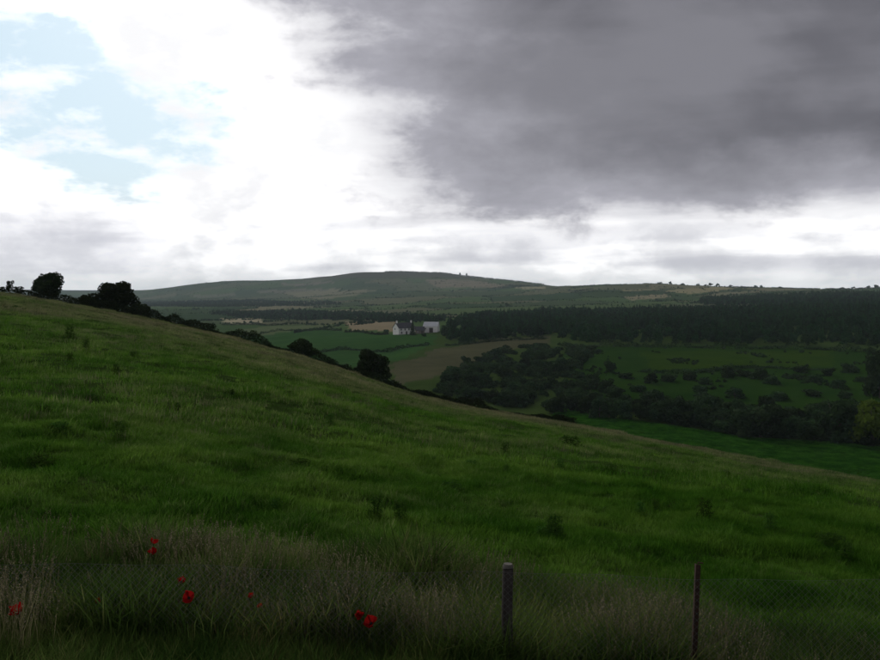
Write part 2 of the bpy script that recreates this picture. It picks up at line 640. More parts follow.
# far patchwork of fields (cells of crop and pasture, ragged moor on the hill)
NF = 520
fa = RNG.uniform(-AZ0, AZ0, NF)
fr = np.sqrt(RNG.uniform(600 ** 2, 5200 ** 2, NF))
fx, fy = np.sin(fa) * fr, np.cos(fa) * fr
pal = np.array([(0.042, 0.080, 0.024), (0.066, 0.105, 0.036), (0.078, 0.096, 0.046), (0.052, 0.078, 0.032), (0.165, 0.162, 0.095), (0.036, 0.066, 0.022), (0.098, 0.108, 0.056), (0.030, 0.060, 0.022), (0.055, 0.098, 0.030), (0.046, 0.072, 0.03)])
fcol = pal[RNG.integers(0, len(pal), NF)]
far = np.nonzero((gr_ > 620) & (gr_ < 5200) & (np.abs(np.arctan2(gx_, gy_)) < AZ0 + 0.01))[0]


def cells(x, y):
    idx = np.empty(len(x), int)
    edge = np.empty(len(x))
    for s in range(0, len(x), 20000):
        d = np.hypot((x[s:s + 20000, None] - fx[None]) * 1.0, (y[s:s + 20000, None] - fy[None]) * 0.8)
        p = np.argpartition(d, 1, axis=1)[:, :2]
        dd = np.take_along_axis(d, p, 1)
        o = np.argsort(dd, 1)
        p = np.take_along_axis(p, o, 1)
        dd = np.take_along_axis(dd, o, 1)
        idx[s:s + 20000] = p[:, 0]
        edge[s:s + 20000] = dd[:, 1] - dd[:, 0]
    return idx, edge


wx = gx_[far] + 14 * waves(gx_[far], gy_[far], 120, 5, 21)
wy = gy_[far] + 14 * waves(gx_[far], gy_[far], 120, 5, 22)
ci, _ = cells(wx, wy)
col[far] = fcol[ci]
moor = sst(HA.ravel(), EYE + 48, EYE + 70)[:, None]
col = col * (1 - moor) + np.array((0.058, 0.056, 0.036)) * moor
vfar = (gr_ > 5200)
col[vfar] = (0.055, 0.07, 0.04)

# fields that the photograph shows, given by their corners on the ground
FIELDS = [
    # valley meadow strip
    ([(560, 405), (600, 418), (660, 424), (750, 438), (820, 441), (900, 449), (960, 520), (880, 490), (700, 466), (590, 445), (540, 430)], 135, (0.014, 0.044, 0.004)),
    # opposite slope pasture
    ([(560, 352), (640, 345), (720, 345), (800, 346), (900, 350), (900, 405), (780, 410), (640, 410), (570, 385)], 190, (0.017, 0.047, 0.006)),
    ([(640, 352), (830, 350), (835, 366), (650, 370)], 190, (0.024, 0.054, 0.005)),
    # brown field below the farm
    ([(388, 366), (430, 352), (470, 343), (500, 338), (552, 336), (550, 343), (510, 350), (478, 360), (455, 374), (395, 386)], 190, (0.066, 0.068, 0.036)),
    # farm pastures
    ([(225, 336), (300, 329), (395, 334), (440, 335), (432, 346), (390, 362), (330, 372), (260, 356)], 250, (0.028, 0.074, 0.018)),
    ([(238, 329), (310, 324), (345, 326), (300, 331), (245, 337)], 300, (0.085, 0.115, 0.050)),
    # stubble and hay
    ([(345, 322), (395, 321), (396, 332), (350, 331)], 300, (0.22, 0.185, 0.115)),
    ([(222, 318.5), (262, 318.5), (262, 324), (226, 324)], 600, (0.30, 0.28, 0.18)),
    ([(274, 315), (308, 314), (312, 318.5), (278, 319)], 600, (0.28, 0.27, 0.18)),
    ([(424, 279.5), (470, 280), (512, 285), (500, 288), (440, 288)], 1500, (0.17, 0.15, 0.10)),
    ([(514, 287), (545, 286.5), (545, 289), (516, 289)], 1500, (0.26, 0.25, 0.15)),
    ([(625, 297), (665, 294), (672, 297), (630, 301)], 700, (0.22, 0.20, 0.12)),
    ([(660, 291), (725, 287), (735, 289), (690, 294)], 900, (0.24, 0.22, 0.12)),
    ([(620, 290), (655, 288), (660, 289.5), (625, 291.5)], 900, (0.19, 0.18, 0.10)),
    ([(705, 294), (760, 290.5), (765, 292), (715, 296)], 900, (0.15, 0.15, 0.085)),
    ([(255, 291), (320, 288), (330, 290), (262, 293.5)], 1500, (0.13, 0.13, 0.09)),
    ([(280, 283), (330, 281), (335, 283), (285, 285.5)], 1500, (0.14, 0.13, 0.095)),
    ([(190, 296), (235, 294), (238, 296), (195, 298)], 1500, (0.12, 0.13, 0.085)),
    ([(565, 289), (610, 287.5), (615, 290), (570, 292)], 1500, (0.10, 0.115, 0.06)),
]
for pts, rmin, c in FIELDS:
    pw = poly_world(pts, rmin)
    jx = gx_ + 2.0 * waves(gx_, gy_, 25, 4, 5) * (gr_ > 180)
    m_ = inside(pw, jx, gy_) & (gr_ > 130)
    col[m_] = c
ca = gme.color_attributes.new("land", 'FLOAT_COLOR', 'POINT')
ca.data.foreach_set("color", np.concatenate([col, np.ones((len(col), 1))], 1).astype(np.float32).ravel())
gobj = link("ground", gme)
setp(gobj, "grassy rolling farmland falling from a near hillside into a valley", "ground", kind="structure")

# ------------------------------------------------------------------ plant prototypes
def quads(cent, nor, size, rng, aspect=0.65):
    """One leaf-like quad round each centre."""
    n = len(cent)
    nor = nor / np.maximum(np.linalg.norm(nor, axis=1, keepdims=True), 1e-6)
    r = rng.normal(size=(n, 3))
    a = np.cross(nor, r)
    a /= np.maximum(np.linalg.norm(a, axis=1, keepdims=True), 1e-6)
    b = np.cross(nor, a)
    s = (np.asarray(size) * rng.uniform(0.6, 1.4, n))[:, None]
    a, b = a * s, b * s * aspect
    V = np.stack([cent - a, cent + b * 0.9 - a * 0.1, cent + a, cent - b * 0.9 + a * 0.1], 1).reshape(-1, 3)
    return V, np.arange(4 * n).reshape(-1, 4)


def crown_mesh(name, w_, h_, n_lobes, n_leaf, leaf, seed, mat, low=0.12, taper=0.0):
    g = np.random.default_rng(seed)
    cs, rs = [], []
    for _ in range(n_lobes):
        a = g.uniform(0, 2 * math.pi)
        t = g.uniform(0.0, 1.0)
        zz = h_ * (low + (0.80 - low) * t)
        rad = w_ * 0.5 * (0.82 - taper * t) * math.sqrt(g.uniform(0.05, 1)) * (1 - 0.40 * t)
        cs.append((rad * math.cos(a), rad * math.sin(a), zz))
        rs.append(min(w_ * g.uniform(0.11, 0.23), max(h_ - zz, 0.2 * h_)) * (1 - taper * t * 0.8) * g.uniform(0.6, 1.0))
    cs.append((0, 0, h_ * 0.5)); rs.append(w_ * 0.28)
    cs, rs = np.array(cs), np.array(rs)
    pick = g.choice(len(rs), n_leaf, p=rs ** 2 / (rs ** 2).sum())
    d = g.normal(size=(n_leaf, 3))
    d /= np.linalg.norm(d, axis=1, keepdims=True)
    rad = rs[pick] * (0.62 + 0.46 * g.uniform(0, 1, n_leaf) ** 0.6)
    c = cs[pick] + d * rad[:, None] * np.array((1, 1, 0.85))
    c[:, 2] = np.abs(c[:, 2] - 0.04) + 0.04
    V, Fq = quads(c, d + g.normal(size=(n_leaf, 3)) * 0.55, np.full(n_leaf, leaf), g)
    return mesh_np(name, V, Fq, mat)


def trunk_mesh(name, h_, r0, limbs, seed, mat=None):
    g = random.Random(seed)
    b = MB()
    b.tube([(0, 0, -0.3), (g.uniform(-.05, .05) * h_, g.uniform(-.05, .05) * h_, h_ * 0.35), (0, 0, h_ * 0.75)], [r0, r0 * 0.75, r0 * 0.25], 7)
    for i in range(limbs):
        a = 2 * math.pi * (i + g.random()) / limbs
        z0 = h_ * g.uniform(0.12, 0.4)
        L = h_ * g.uniform(0.28, 0.42)
        p1 = (math.cos(a) * L * 0.5, math.sin(a) * L * 0.5, z0 + L * 0.45)
        p2 = (math.cos(a) * L * 0.85, math.sin(a) * L * 0.85, z0 + L * 1.0)
        b.tube([(0, 0, z0), p1, p2], [r0 * 0.5, r0 * 0.32, r0 * 0.12], 5)
    return b.mesh(name, mat or M_BARK, True)


def conifer_mesh(name, w_, h_, n_leaf, leaf, seed, mat):
    g = np.random.default_rng(seed)
    t = g.uniform(0, 1, n_leaf) ** 1.35
    tier = (np.floor(t * 9) / 9)
    a = g.uniform(0, 2 * math.pi, n_leaf)
    lob = 1 + 0.28 * np.sin(a * 3 + tier * 20) + 0.15 * np.sin(a * 5 + tier * 40)
    rad = w_ * 0.5 * (1 - t) ** 0.75 * lob * np.sqrt(g.uniform(0.35, 1, n_leaf)) * (1 - 0.25 * (t * 9 - np.floor(t * 9)))
    c = np.stack([rad * np.cos(a), rad * np.sin(a), h_ * (0.06 + 0.94 * t) - rad * 0.18], 1)
    d = np.stack([np.cos(a), np.sin(a), np.full(n_leaf, 0.9)], 1)
    V, Fq = quads(c, d + g.normal(size=(n_leaf, 3)) * 0.5, np.full(n_leaf, leaf) * (1.1 - 0.6 * t), g)
    return mesh_np(name, V, Fq, mat)


# instancing of uncountable stuff through geometry nodes
def scatter_object(name, pts, rotz, scl, protos, label, cat, tilt=None):
    """One stuff object: the prototypes set out on the given ground points."""
    me = bpy.data.meshes.new(name)
    pts = np.asarray(pts, np.float32)
    me.vertices.add(len(pts))
    me.vertices.foreach_set("co", pts.ravel())
    rot = np.zeros((len(pts), 3), np.float32)
    rot[:, 2] = rotz
    if tilt is not None:
        rot[:, :2] = tilt
    a = me.attributes.new("rot", 'FLOAT_VECTOR', 'POINT')
    a.data.foreach_set("vector", rot.ravel())
    a = me.attributes.new("scl", 'FLOAT', 'POINT')
    a.data.foreach_set("value", np.asarray(scl, np.float32))
    coll = bpy.data.collections.new(name + "_kinds")
    for i, pm in enumerate(protos):
        po = bpy.data.objects.new("%s_kind" % name, pm)
        coll.objects.link(po)
    ob = link(name, me)
    ng = bpy.data.node_groups.new(name, 'GeometryNodeTree')
    ng.interface.new_socket("Geometry", in_out='INPUT', socket_type='NodeSocketGeometry')
    ng.interface.new_socket("Geometry", in_out='OUTPUT', socket_type='NodeSocketGeometry')
    n, l = ng.nodes, ng.links
    gi, go = n.new('NodeGroupInput'), n.new('NodeGroupOutput')
    ip = n.new('GeometryNodeInstanceOnPoints')
    ci_ = n.new('GeometryNodeCollectionInfo')
    ci_.inputs['Collection'].default_value = coll
    ci_.inputs['Separate Children'].default_value = True
    ci_.inputs['Reset Children'].default_value = True
    ar = n.new('GeometryNodeInputNamedAttribute'); ar.data_type = 'FLOAT_VECTOR'; ar.inputs[0].default_value = "rot"
    asc = n.new('GeometryNodeInputNamedAttribute'); asc.data_type = 'FLOAT'; asc.inputs[0].default_value = "scl"
    rv = n.new('FunctionNodeRandomValue'); rv.data_type = 'INT'
    rv.inputs['Min'].default_value = 0 if 'Min' in rv.inputs else 0
    for s in rv.inputs:
        if s.type == 'INT' and s.name == 'Min' and s.enabled:
            s.default_value = 0
        if s.type == 'INT' and s.name == 'Max' and s.enabled:
            s.default_value = len(protos) - 1
    l.new(gi.outputs[0], ip.inputs['Points'])
    l.new(ci_.outputs[0], ip.inputs['Instance'])
    ip.inputs['Pick Instance'].default_value = True
    l.new([s for s in rv.outputs if s.enabled][0], ip.inputs['Instance Index'])
    l.new(ar.outputs['Attribute'], ip.inputs['Rotation'])
    l.new(asc.outputs['Attribute'], ip.inputs['Scale'])
    l.new(ip.outputs[0], go.inputs[0])
    md = ob.modifiers.new("scatter", 'NODES')
    md.node_group = ng
    return setp(ob, label, cat, kind="stuff")


# ------------------------------------------------------------------ grass
def tuft_mesh(name, n, h, rad, wid, seed, mat, lean=0.45):
    g = np.random.default_rng(seed)
    a = g.uniform(0, 2 * math.pi, n)
    rb = rad * np.sqrt(g.uniform(0, 1, n))
    base = np.stack([rb * np.cos(a), rb * np.sin(a), np.full(n, -0.03)], 1)
    hh = h * g.uniform(0.45, 1.1, n)
    la = a + g.normal(0, 0.9, n)
    ll = hh * lean * g.uniform(0.2, 1.5, n)
    ld = np.stack([np.cos(la), np.sin(la), np.zeros(n)], 1)
    mid = base + ld * (ll * 0.32)[:, None] + np.array((0, 0, 1)) * (hh * 0.6)[:, None]
    tip = base + ld * ll[:, None] + np.array((0, 0, 1)) * (hh * (1 - 0.25 * np.minimum(ll / hh, 1)))[:, None]
    ya = g.uniform(0, 2 * math.pi, n)
    sd_ = np.stack([np.cos(ya), np.sin(ya), np.zeros(n)], 1) * (wid * g.uniform(0.6, 1.4, n))[:, None]
    V = np.stack([base - sd_, base + sd_, mid + sd_ * 0.8, mid - sd_ * 0.8, tip + sd_ * 0.1, tip - sd_ * 0.1], 1).reshape(-1, 3)
    o = (np.arange(n) * 6)[:, None]
    Fq = np.concatenate([o + np.array([[0, 1, 2, 3]]), o + np.array([[3, 2, 4, 5]])], 0)
    return mesh_np(name, V, Fq, mat)


def stalk_mesh(name, n, h, rad, seed, head=True):
    """Flowering grass: thin stalks with loose seed heads."""
    g = np.random.default_rng(seed)
    V, Fs, mi = [], [], []
    for _ in range(n):
        a = g.uniform(0, 6.28)
        rb = rad * math.sqrt(g.uniform())
        p0 = np.array((rb * math.cos(a), rb * math.sin(a), -0.03))
        hh = h * g.uniform(0.65, 1.1)
        la = a + g.normal(0, 0.8)
        ln_ = hh * g.uniform(0.05, 0.28)
        p1 = p0 + np.array((math.cos(la) * ln_ * 0.3, math.sin(la) * ln_ * 0.3, hh * 0.55))
        p2 = p0 + np.array((math.cos(la) * ln_, math.sin(la) * ln_, hh * 0.95))
        ya = g.uniform(0, 6.28)
        s = np.array((math.cos(ya), math.sin(ya), 0)) * 0.0026
        o = len(V)
        V += [p0 - s, p0 + s, p1 + s, p1 - s, p2 + s * 0.6, p2 - s * 0.6]
        Fs += [(o, o + 1, o + 2, o + 3), (o + 3, o + 2, o + 4, o + 5)]
        mi += [0, 0]
        if head:
            L = h * g.uniform(0.10, 0.2)
            ax_ = (p2 - p1) / np.linalg.norm(p2 - p1)
            for q in range(7):
                t = q / 6
                c = p2 + ax_ * (t - 0.35) * L
                r = g.normal(size=3)
                r -= ax_ * r.dot(ax_)
                r /= np.linalg.norm(r)
                e = r * L * 0.16 * (1 - 0.6 * t) + ax_ * L * 0.14
                f = np.cross(ax_, r) * 0.0042
                o = len(V)
                V += [c - f, c + e * 0.5 - f * 1.6, c + e, c + e * 0.5 + f * 1.6]
                Fs.append((o, o + 1, o + 2, o + 3))
                mi.append(1)
    me = mesh_np(name, np.array(V), np.array(Fs), M_STRAW)
    me.materials.append(M_SEED)
    me.polygons.foreach_set("material_index", np.array(mi, np.int32))
    return me


def sow(n, r0, r1, azlim, power=1.0):
    az = RNG.uniform(-azlim, azlim, n)
    r = np.sqrt(r0 ** 2 + (r1 ** 2 - r0 ** 2) * RNG.uniform(0, 1, n) ** power)
    return az, r


def points(az, r):
    return np.stack([np.sin(az) * r, np.cos(az) * r, ground(az, r)], 1)


AZF = math.radians(33)
tufts = [tuft_mesh("grass_tuft", 46, 0.19, 0.22, 0.0045, 100 + i, M_GRASS) for i in range(6)]
ftufts = [tuft_mesh("far_grass_tuft", 40, 0.23, 0.42, 0.009, 120 + i, M_GRASS, 0.5) for i in range(6)]
az, r = sow(22000, 9.2, 26, AZF)
pn = 0.6 * waves(np.sin(az) * r, np.cos(az) * r, 1.1, 9, 31) + 0.5 * waves(np.sin(az) * r, np.cos(az) * r, 3.0, 9, 32)
scatter_object("field_grass", points(az, r), RNG.uniform(0, 6.28, len(r)), np.clip(RNG.uniform(0.6, 1.15, len(r)) + 0.38 * pn, 0.3, 2.0), tufts,
               "green meadow grass growing beyond the wire fence", "grass")
az, r = sow(62000, 24, 140, AZF, 1.15)
pn = 0.6 * waves(np.sin(az) * r, np.cos(az) * r, 2.2, 9, 33) + 0.5 * waves(np.sin(az) * r, np.cos(az) * r, 6, 9, 34)
scatter_object("hillside_grass", points(az, r), RNG.uniform(0, 6.28, len(r)), np.clip(RNG.uniform(0.6, 1.2, len(r)) + 0.38 * pn, 0.3, 2.1), ftufts,
               "rough green pasture grass covering the near hillside up to its brow", "grass")
# dry flowering grass on the brow and in drifts over the hillside
stalks_far = [tuft_mesh("dry_tuft", 26, 0.36, 0.35, 0.0045, 140 + i, M_DRY, 0.22) for i in range(4)]
az, r = sow(26000, 20, 135, AZF)
x_, y_ = np.sin(az) * r, np.cos(az) * r
keep = (waves(x_, y_, 17, 8, 35) * 0.8 + 0.35 * waves(x_, y_, 4, 6, 36) + 1.1 * sst(r, 30, 95) - 0.35 > RNG.uniform(-0.3, 1.3, len(r)))
az, r = az[keep], r[keep]
scatter_object("dry_hillside_grass", points(az, r), RNG.uniform(0, 6.28, len(r)), RNG.uniform(0.5, 1.0, len(r)), stalks_far,
               "straw coloured dry grass drifting over the brow of the hillside", "grass")
# verge along the fence
vleaf = [tuft_mesh("verge_tuft", 60, 0.62, 0.22, 0.0055, 160 + i, M_VERGE, 0.5) for i in range(5)]
az, r = sow(7000, 4.4, 11.2, math.radians(35))
fr_ = np.where(np.cos(az) * r < 7.8, 0.62, 1.0 + 0.22 * waves(np.sin(az) * r, np.cos(az) * r, 2.0, 8, 44))
scatter_object("verge_grass", points(az, r), RNG.uniform(0, 6.28, len(r)), RNG.uniform(0.55, 1.15, len(r)) * fr_, vleaf,
               "dark tangled verge grass along the foot of the wire fence", "grass")
vst = [stalk_mesh("flowering_grass", 22, 0.80, 0.20, 180 + i) for i in range(5)]
az, r = sow(2600, 7.9, 10.8, math.radians(34))
x_, y_ = np.sin(az) * r, np.cos(az) * r
keep = waves(x_, y_, 2.2, 8, 41) - 0.36 + 0.4 * np.clip((-az - .3) * 4, 0, 1) > RNG.uniform(-0.9, 1.3, len(r))
az, r = az[keep], r[keep]
hgt = RNG.uniform(0.42, 0.92, len(r)) * (1 + 0.14 * np.clip(-az / 0.5, 0, 1))
scatter_object("flowering_verge_grass", points(az, r), RNG.uniform(0, 6.28, len(r)), hgt, vst,
               "pale brown flowering grass with seed heads behind the wire fence", "grass")

M_MEADOW = grass_mat("valley_meadow_grass", (0.026, 0.132, 0.007), (0.044, 0.146, 0.010), (0.09, 0.15, 0.03), 0.85, 1.15, 0.4, bias=False)
mtufts = [tuft_mesh("meadow_tuft", 40, 0.38, 0.8, 0.02, 220 + i, M_MEADOW, 0.5) for i in range(4)]
pw = poly_world(FIELDS[0][0], 135)
x_ = RNG.uniform(pw[:, 0].min(), pw[:, 0].max(), 60000)
y_ = RNG.uniform(120, pw[:, 1].max(), 60000)
kp = inside(pw, x_, y_) & (np.hypot(x_, y_) > 140)
x_, y_ = x_[kp], y_[kp]
scatter_object("valley_meadow_grass", np.stack([x_, y_, gz_xy(x_, y_)], 1), RNG.uniform(0, 6.28, len(x_)), np.clip(0.8 + 0.25 * waves(x_, y_, 20, 7, 61) + RNG.uniform(-.2, .2, len(x_)), .3, 1.5), mtufts,
               "lush green grass of the meadow strip in the valley bottom", "grass")

# ------------------------------------------------------------------ thistles and docks in the pasture
def weed_mesh(name, seed):
    g = np.random.default_rng(seed)
    n = 240
    a = g.uniform(0, 6.28, n)
    t = g.uniform(0, 1, n)
    rad = 0.36 * np.sqrt(g.uniform(0.1, 1, n)) * (1 - 0.45 * t)
    c = np.stack([rad * np.cos(a), rad * np.sin(a), 0.04 + 0.62 * t], 1)
    d = np.stack([np.cos(a), np.sin(a), 0.8 + 0 * a], 1)
    V, Fq = quads(c, d + g.normal(size=(n, 3)) * 0.4, np.full(n, 0.075), g, 0.22)
    return mesh_np(name, V, Fq, M_WEED)


def weed_stem(name, seed):
    g = random.Random(seed)
    b = MB()
    for i in range(5):
        a = g.uniform(0, 6.28)
        b.tube([(0, 0, -0.05), (math.cos(a) * .10, math.sin(a) * .10, .35), (math.cos(a) * .16, math.sin(a) * .16, .68)], [0.012, .009, .004], 4)
    return b.mesh(name, M_WEED)


wm = [(weed_mesh("leaves", 300 + i), weed_stem("stem", 300 + i)) for i in range(3)]
WEEDS = [(70, 362), (90, 402), (178, 412), (86, 350), (640, 516), (655, 512), (705, 520), (830, 548), (450, 492), (232, 395),
         (330, 425), (505, 455), (560, 470), (770, 530), (120, 440), (40, 470), (300, 470), (610, 470), (725, 478), (400, 520), (846, 560), (555, 540)]
for _ in range(14):
    qx = random.uniform(10, 870)
    top = float(np.interp(qx, [0, 150, 300, 440, 600, 750, 880], [305, 335, 372, 415, 445, 475, 498]))
    WEEDS.append((qx, random.uniform(top, 545)))
for i, (px, py) in enumerate(WEEDS):
    p = hit(px, py, 10)
    e = empty("dock_plant", p - np.array((0, 0, .03)), random.uniform(0, 6.28))
    s = random.uniform(0.45, 0.95) * (0.8 if p[1] < 40 else 1.3)
    spread_ = random.random() < 0.5
    e.scale = (s * 1.6, s * 1.6, s * 0.7) if spread_ else (s * 1.0, s * 1.0, s * 1.1)
    setp(e, ("larger" if s > 0.75 else "smaller") + (" spreading" if spread_ else " upright") + " dark dock plant " + ("on the upper hillside towards the brow hedge" if p[1] > 45 else ("halfway up the near pasture" if p[1] > 24 else "in the lower pasture above the wire fence" if p[1] > 16 else "in the pasture close behind the wire fence")), "plant", "dark weeds dotted over the pasture")
    lm, sm_ = wm[i % 3]
    link("leaves", lm, e)
    link("stem", sm_, e)

# ------------------------------------------------------------------ bushes along the brow
def brow_r(px):
    return float(lane(RC, px))


def place_bush(px, w_px, h_px, crown, trunk, cw, ch, name, label, cat, group=None, rf=1.02, rot=None, sink=0.15, at=None):
    """crown/trunk are prototype meshes of size cw x ch metres; set to the wanted pixel size at its distance."""
    if at is None:
        a = bearing(px)
        r = brow_r(px) * rf
        p = np.array((math.sin(a) * r, math.cos(a) * r, float(ground(np.array(a), np.array(r)))))
    else:
        p = at
    dist = p[1]
    e = empty(name, (p[0], p[1], p[2] - sink), rot if rot is not None else random.uniform(0, 6.28))
    sw = w_px * dist / F / cw
    sh = h_px * dist / F / ch
    e.scale = (sw, sw, sh)
    setp(e, label, cat, group)
    link("crown", crown, e)
    link("trunk", trunk, e)
    return e


bush_c = [crown_mesh("crown", 5.0, 4.0, 15 + i, 5200, 0.14, 400 + i, M_BUSH, 0.14) for i in range(4)]
bush_t = [trunk_mesh("trunk", 4.0, 0.16, 5, 400 + i) for i in range(4)]
thorn_c = crown_mesh("crown", 2.2, 2.4, 9, 900, 0.10, 420, M_BUSH, 0.3)
thorn_t = trunk_mesh("trunk", 2.4, 0.08, 4, 420)
place_bush(48, 45, 31, bush_c[0], bush_t[0], 5, 4, "hawthorn_bush", "dark round hawthorn with a ragged top on the skyline of the hill", "bush")
place_bush(116, 58, 36, bush_c[1], bush_t[1], 5, 4, "hawthorn_bush", "broad dark hawthorn with a low skirt trailing down the brow", "bush", rf=1.03)
place_bush(140, 26, 17, bush_c[2], bush_t[2], 5, 4, "hawthorn_bush", "small low bush tucked against the broad dark hawthorn", "bush", rf=1.02)
place_bush(88, 22, 15, bush_c[3], bush_t[3], 5, 4, "hawthorn_bush", "low bush in the gap between the two big hawthorns", "bush", rf=1.05)
place_bush(10, 12, 17, thorn_c, thorn_t, 2.2, 2.4, "thorn_tree", "thin upright thorn tree on the skyline of the hill", "tree", rf=1.02)
place_bush(19, 15, 12, thorn_c, thorn_t, 2.2, 2.4, "thorn_tree", "short spreading thorn tree beside the thin upright one", "tree", rf=1.04)
place_bush(2, 16, 9, thorn_c, thorn_t, 2.2, 2.4, "thorn_tree", "stunted thorn at the upper end of the hedge", "tree", rf=1.03)
place_bush(301, 38, 23, bush_c[2], bush_t[2], 5, 4, "hedge_bush", "wide low bush standing out of the brow hedge below the farm meadow", "bush", rf=1.02)
place_bush(371, 44, 36, bush_c[3], bush_t[3], 5, 4, "hedge_bush", "single dark dome shaped bush on the brow hedge", "bush", rf=1.02)


def hedge_mesh(name, line, hgt, wid, per_m, leaf, seed, mat):
    """Leaves massed along a ground line; line (n,3), uneven height."""
    g = np.random.default_rng(seed)
    line = np.asarray(line)
    seg = np.linalg.norm(np.diff(line, axis=0), axis=1)
    cum = np.concatenate([[0], np.cumsum(seg)])
    n = int(cum[-1] * per_m)
    s = g.uniform(0, cum[-1], n)
    P_ = np.stack([np.interp(s, cum, line[:, k_]) for k_ in range(3)], 1)
    hv = hgt * (0.75 + 0.35 * waves(s, s * 0, hgt * 4, 6, seed) + 0.2 * waves(s, s * 0, hgt * 1.3, 6, seed + 1))
    hv = np.clip(hv, 0.3 * hgt, 1.7 * hgt)
    t = g.uniform(0, 1, n) ** 0.75
    off = g.normal(0, 0.42, (n, 2)) * wid * (1 - 0.45 * t)[:, None]
    c = P_ + np.stack([off[:, 0], off[:, 1], hv * t], 1)
    d = np.stack([off[:, 0], off[:, 1], 0.2 + t * wid * 0.6], 1)
    V, Fq = quads(c, d + g.normal(size=(n, 3)) * 0.5, np.full(n, leaf), g)
    o_ = line[0].copy()
    return mesh_np(name, V - o_, Fq, mat), o_


def brow_line(a, b, rf=1.0, n=60):
    out = []
    for px in np.linspace(a, b, n):
        th = bearing(px)
        r = brow_r(px) * rf
        out.append((math.sin(th) * r, math.cos(th) * r, float(ground(np.array(th), np.array(r))) - 0.1))
    return np.array(out)


HB = [(28, 215, 1.15, "clipped dark hedge running down the brow from the hawthorns"),
      (212, 400, 1.45, "tall uneven hedge along the brow round the dome shaped bush"),
      (396, 575, 1.25, "thin low hedge dwindling down the brow towards the valley meadow")]
for a, b, h_, lab in HB:
    me, o_ = hedge_mesh("hedgerow", brow_line(a, b), h_, 0.8, 480, 0.10, int(a) + 5, M_BUSH)
    h = link("hedgerow", me)
    h.location = o_
    setp(h, lab, "hedge", "hedges along the brow of the hill")

# ------------------------------------------------------------------ valley shrubs
scrub_c = [crown_mesh("crown", 8.0, 7.0, 14 + i, 1500, 0.42, 500 + i, M_SCRUB, 0.12) for i in range(6)]
scrub_t = [trunk_mesh("trunk", 7.0, 0.22, 5, 500 + i) for i in range(6)]
lime_c = crown_mesh("crown", 8.0, 7.0, 16, 2200, 0.36, 520, M_LIME, 0.12)


def scrub(px, py, w_px, h_px, name, label, cat, group, rmin=170, crown=None):
    p = hit(px, py, rmin)
    i = random.randrange(6)
    return place_bush(px, w_px, h_px, crown or scrub_c[i], scrub_t[i], 8, 7, name, label, cat, group, at=p, sink=0.3)


def size_words(w1, wmid, h1, hmid):
    return ("broad" if w1 > wmid else "narrow") + (" tall" if h1 > hmid else " low") + " dark"


# along the valley meadow
for row, (dy, n) in enumerate(((0, 24), (-7, 22), (-15, 18))):
    for q in range(n):
        px = 566 + (q + random.uniform(0.1, 0.9)) * 312 / n
        py = float(np.interp(px, [560, 600, 660, 750, 820, 880], [408, 418, 423, 437, 441, 447])) + dy - random.uniform(0, 3)
        if row == 2 and px < 640:
            continue
        big = float(np.interp(px, [560, 640, 740, 880], [0.75, 0.8, 1.05, 1.2]))
        sw_, sh_ = random.uniform(22, 40), random.uniform(17, 31)
        scrub(px, py, sw_ * big, sh_ * big, "willow_shrub",
              "%s shrub %s" % (size_words(sw_, 31, sh_, 24), ("in the front row of the belt edging the valley meadow", "in the middle row of the belt along the valley meadow", "in the back row of the meadow belt below the pasture")[row]),
              "shrub", "shrubs along the valley meadow")
# thicket on the slope below the wood
TH = [(432, 392), (455, 372), (480, 358), (505, 348), (560, 345), (600, 352), (575, 372), (630, 396), (600, 412), (545, 410), (490, 405)]
thp = np.array(TH, float)
cnt = 0
while cnt < 62:
    px, py = random.uniform(430, 630), random.uniform(345, 412)
    if not inside(thp, np.array(px), np.array(py)):
        continue
    cnt += 1
    sc_ = float(np.interp(py, [345, 410], [0.7, 1.25]))
    sw_, sh_ = random.uniform(14, 26), random.uniform(8, 15)
    zone = "at the top of the thicket just under the wood" if py < 366 else ("beside the brown field at the edge of the thicket" if px < 505 else ("in the heart of the thicket on the slope" if py < 390 else "at the foot of the thicket above the valley"))
    scrub(px, py, sw_ * sc_, sh_ * sc_, "thicket_shrub", "%s bush %s" % (size_words(sw_, 20, sh_, 11.5), zone), "shrub", "thicket on the slope")
# scattered on the pasture opposite
SC = [(652, 383), (668, 381), (690, 380), (705, 384), (728, 378), (745, 376), (760, 379), (772, 384), (640, 392), (800, 372), (815, 381), (828, 376), (838, 388),
      (610, 372), (625, 378), (700, 396), (735, 398), (780, 400), (812, 396), (845, 398), (660, 402), (850, 372), (862, 382)]
for px, py in SC:
    sw_, sh_ = random.uniform(14, 26), random.uniform(7, 14)
    zone = "beside the broken hedge crossing the pasture" if py < 380 else ("in open grass below the broken hedge" if py < 391 else "in open grass just above the meadow shrub belt")
    scrub(px, py, sw_, sh_, "gorse_bush", "%s bush %s" % (size_words(sw_, 20, sh_, 10.5), zone), "bush", "bushes scattered over the far pasture")
scrub(874, 446, 58, 56, "willow_tree", "yellow green willow rising from the shrub belt by the meadow", "tree", None, crown=lime_c)
scrub(838, 442, 46, 48, "alder_tree", "tall dark alder beside the yellow green willow", "tree", None)
scrub(880, 398, 40, 60, "ash_tree", "tall dark ash behind the yellow green willow", "tree", None, rmin=230)
scrub(760, 437, 56, 38, "sallow_tree", "broad dark sallow in the middle of the meadow shrub belt", "tree", None)
scrub(556, 413, 24, 22, "holly_bush", "dark upright bush where the brow hedge meets the thicket", "bush", None)

# low growth: brambles knit the thicket together, rushes and bracken roughen the pasture
brm = [crown_mesh("bramble", 2.6, 1.5, 8, 190, 0.26, 540 + i, M_SCRUB, 0.05) for i in range(4)]


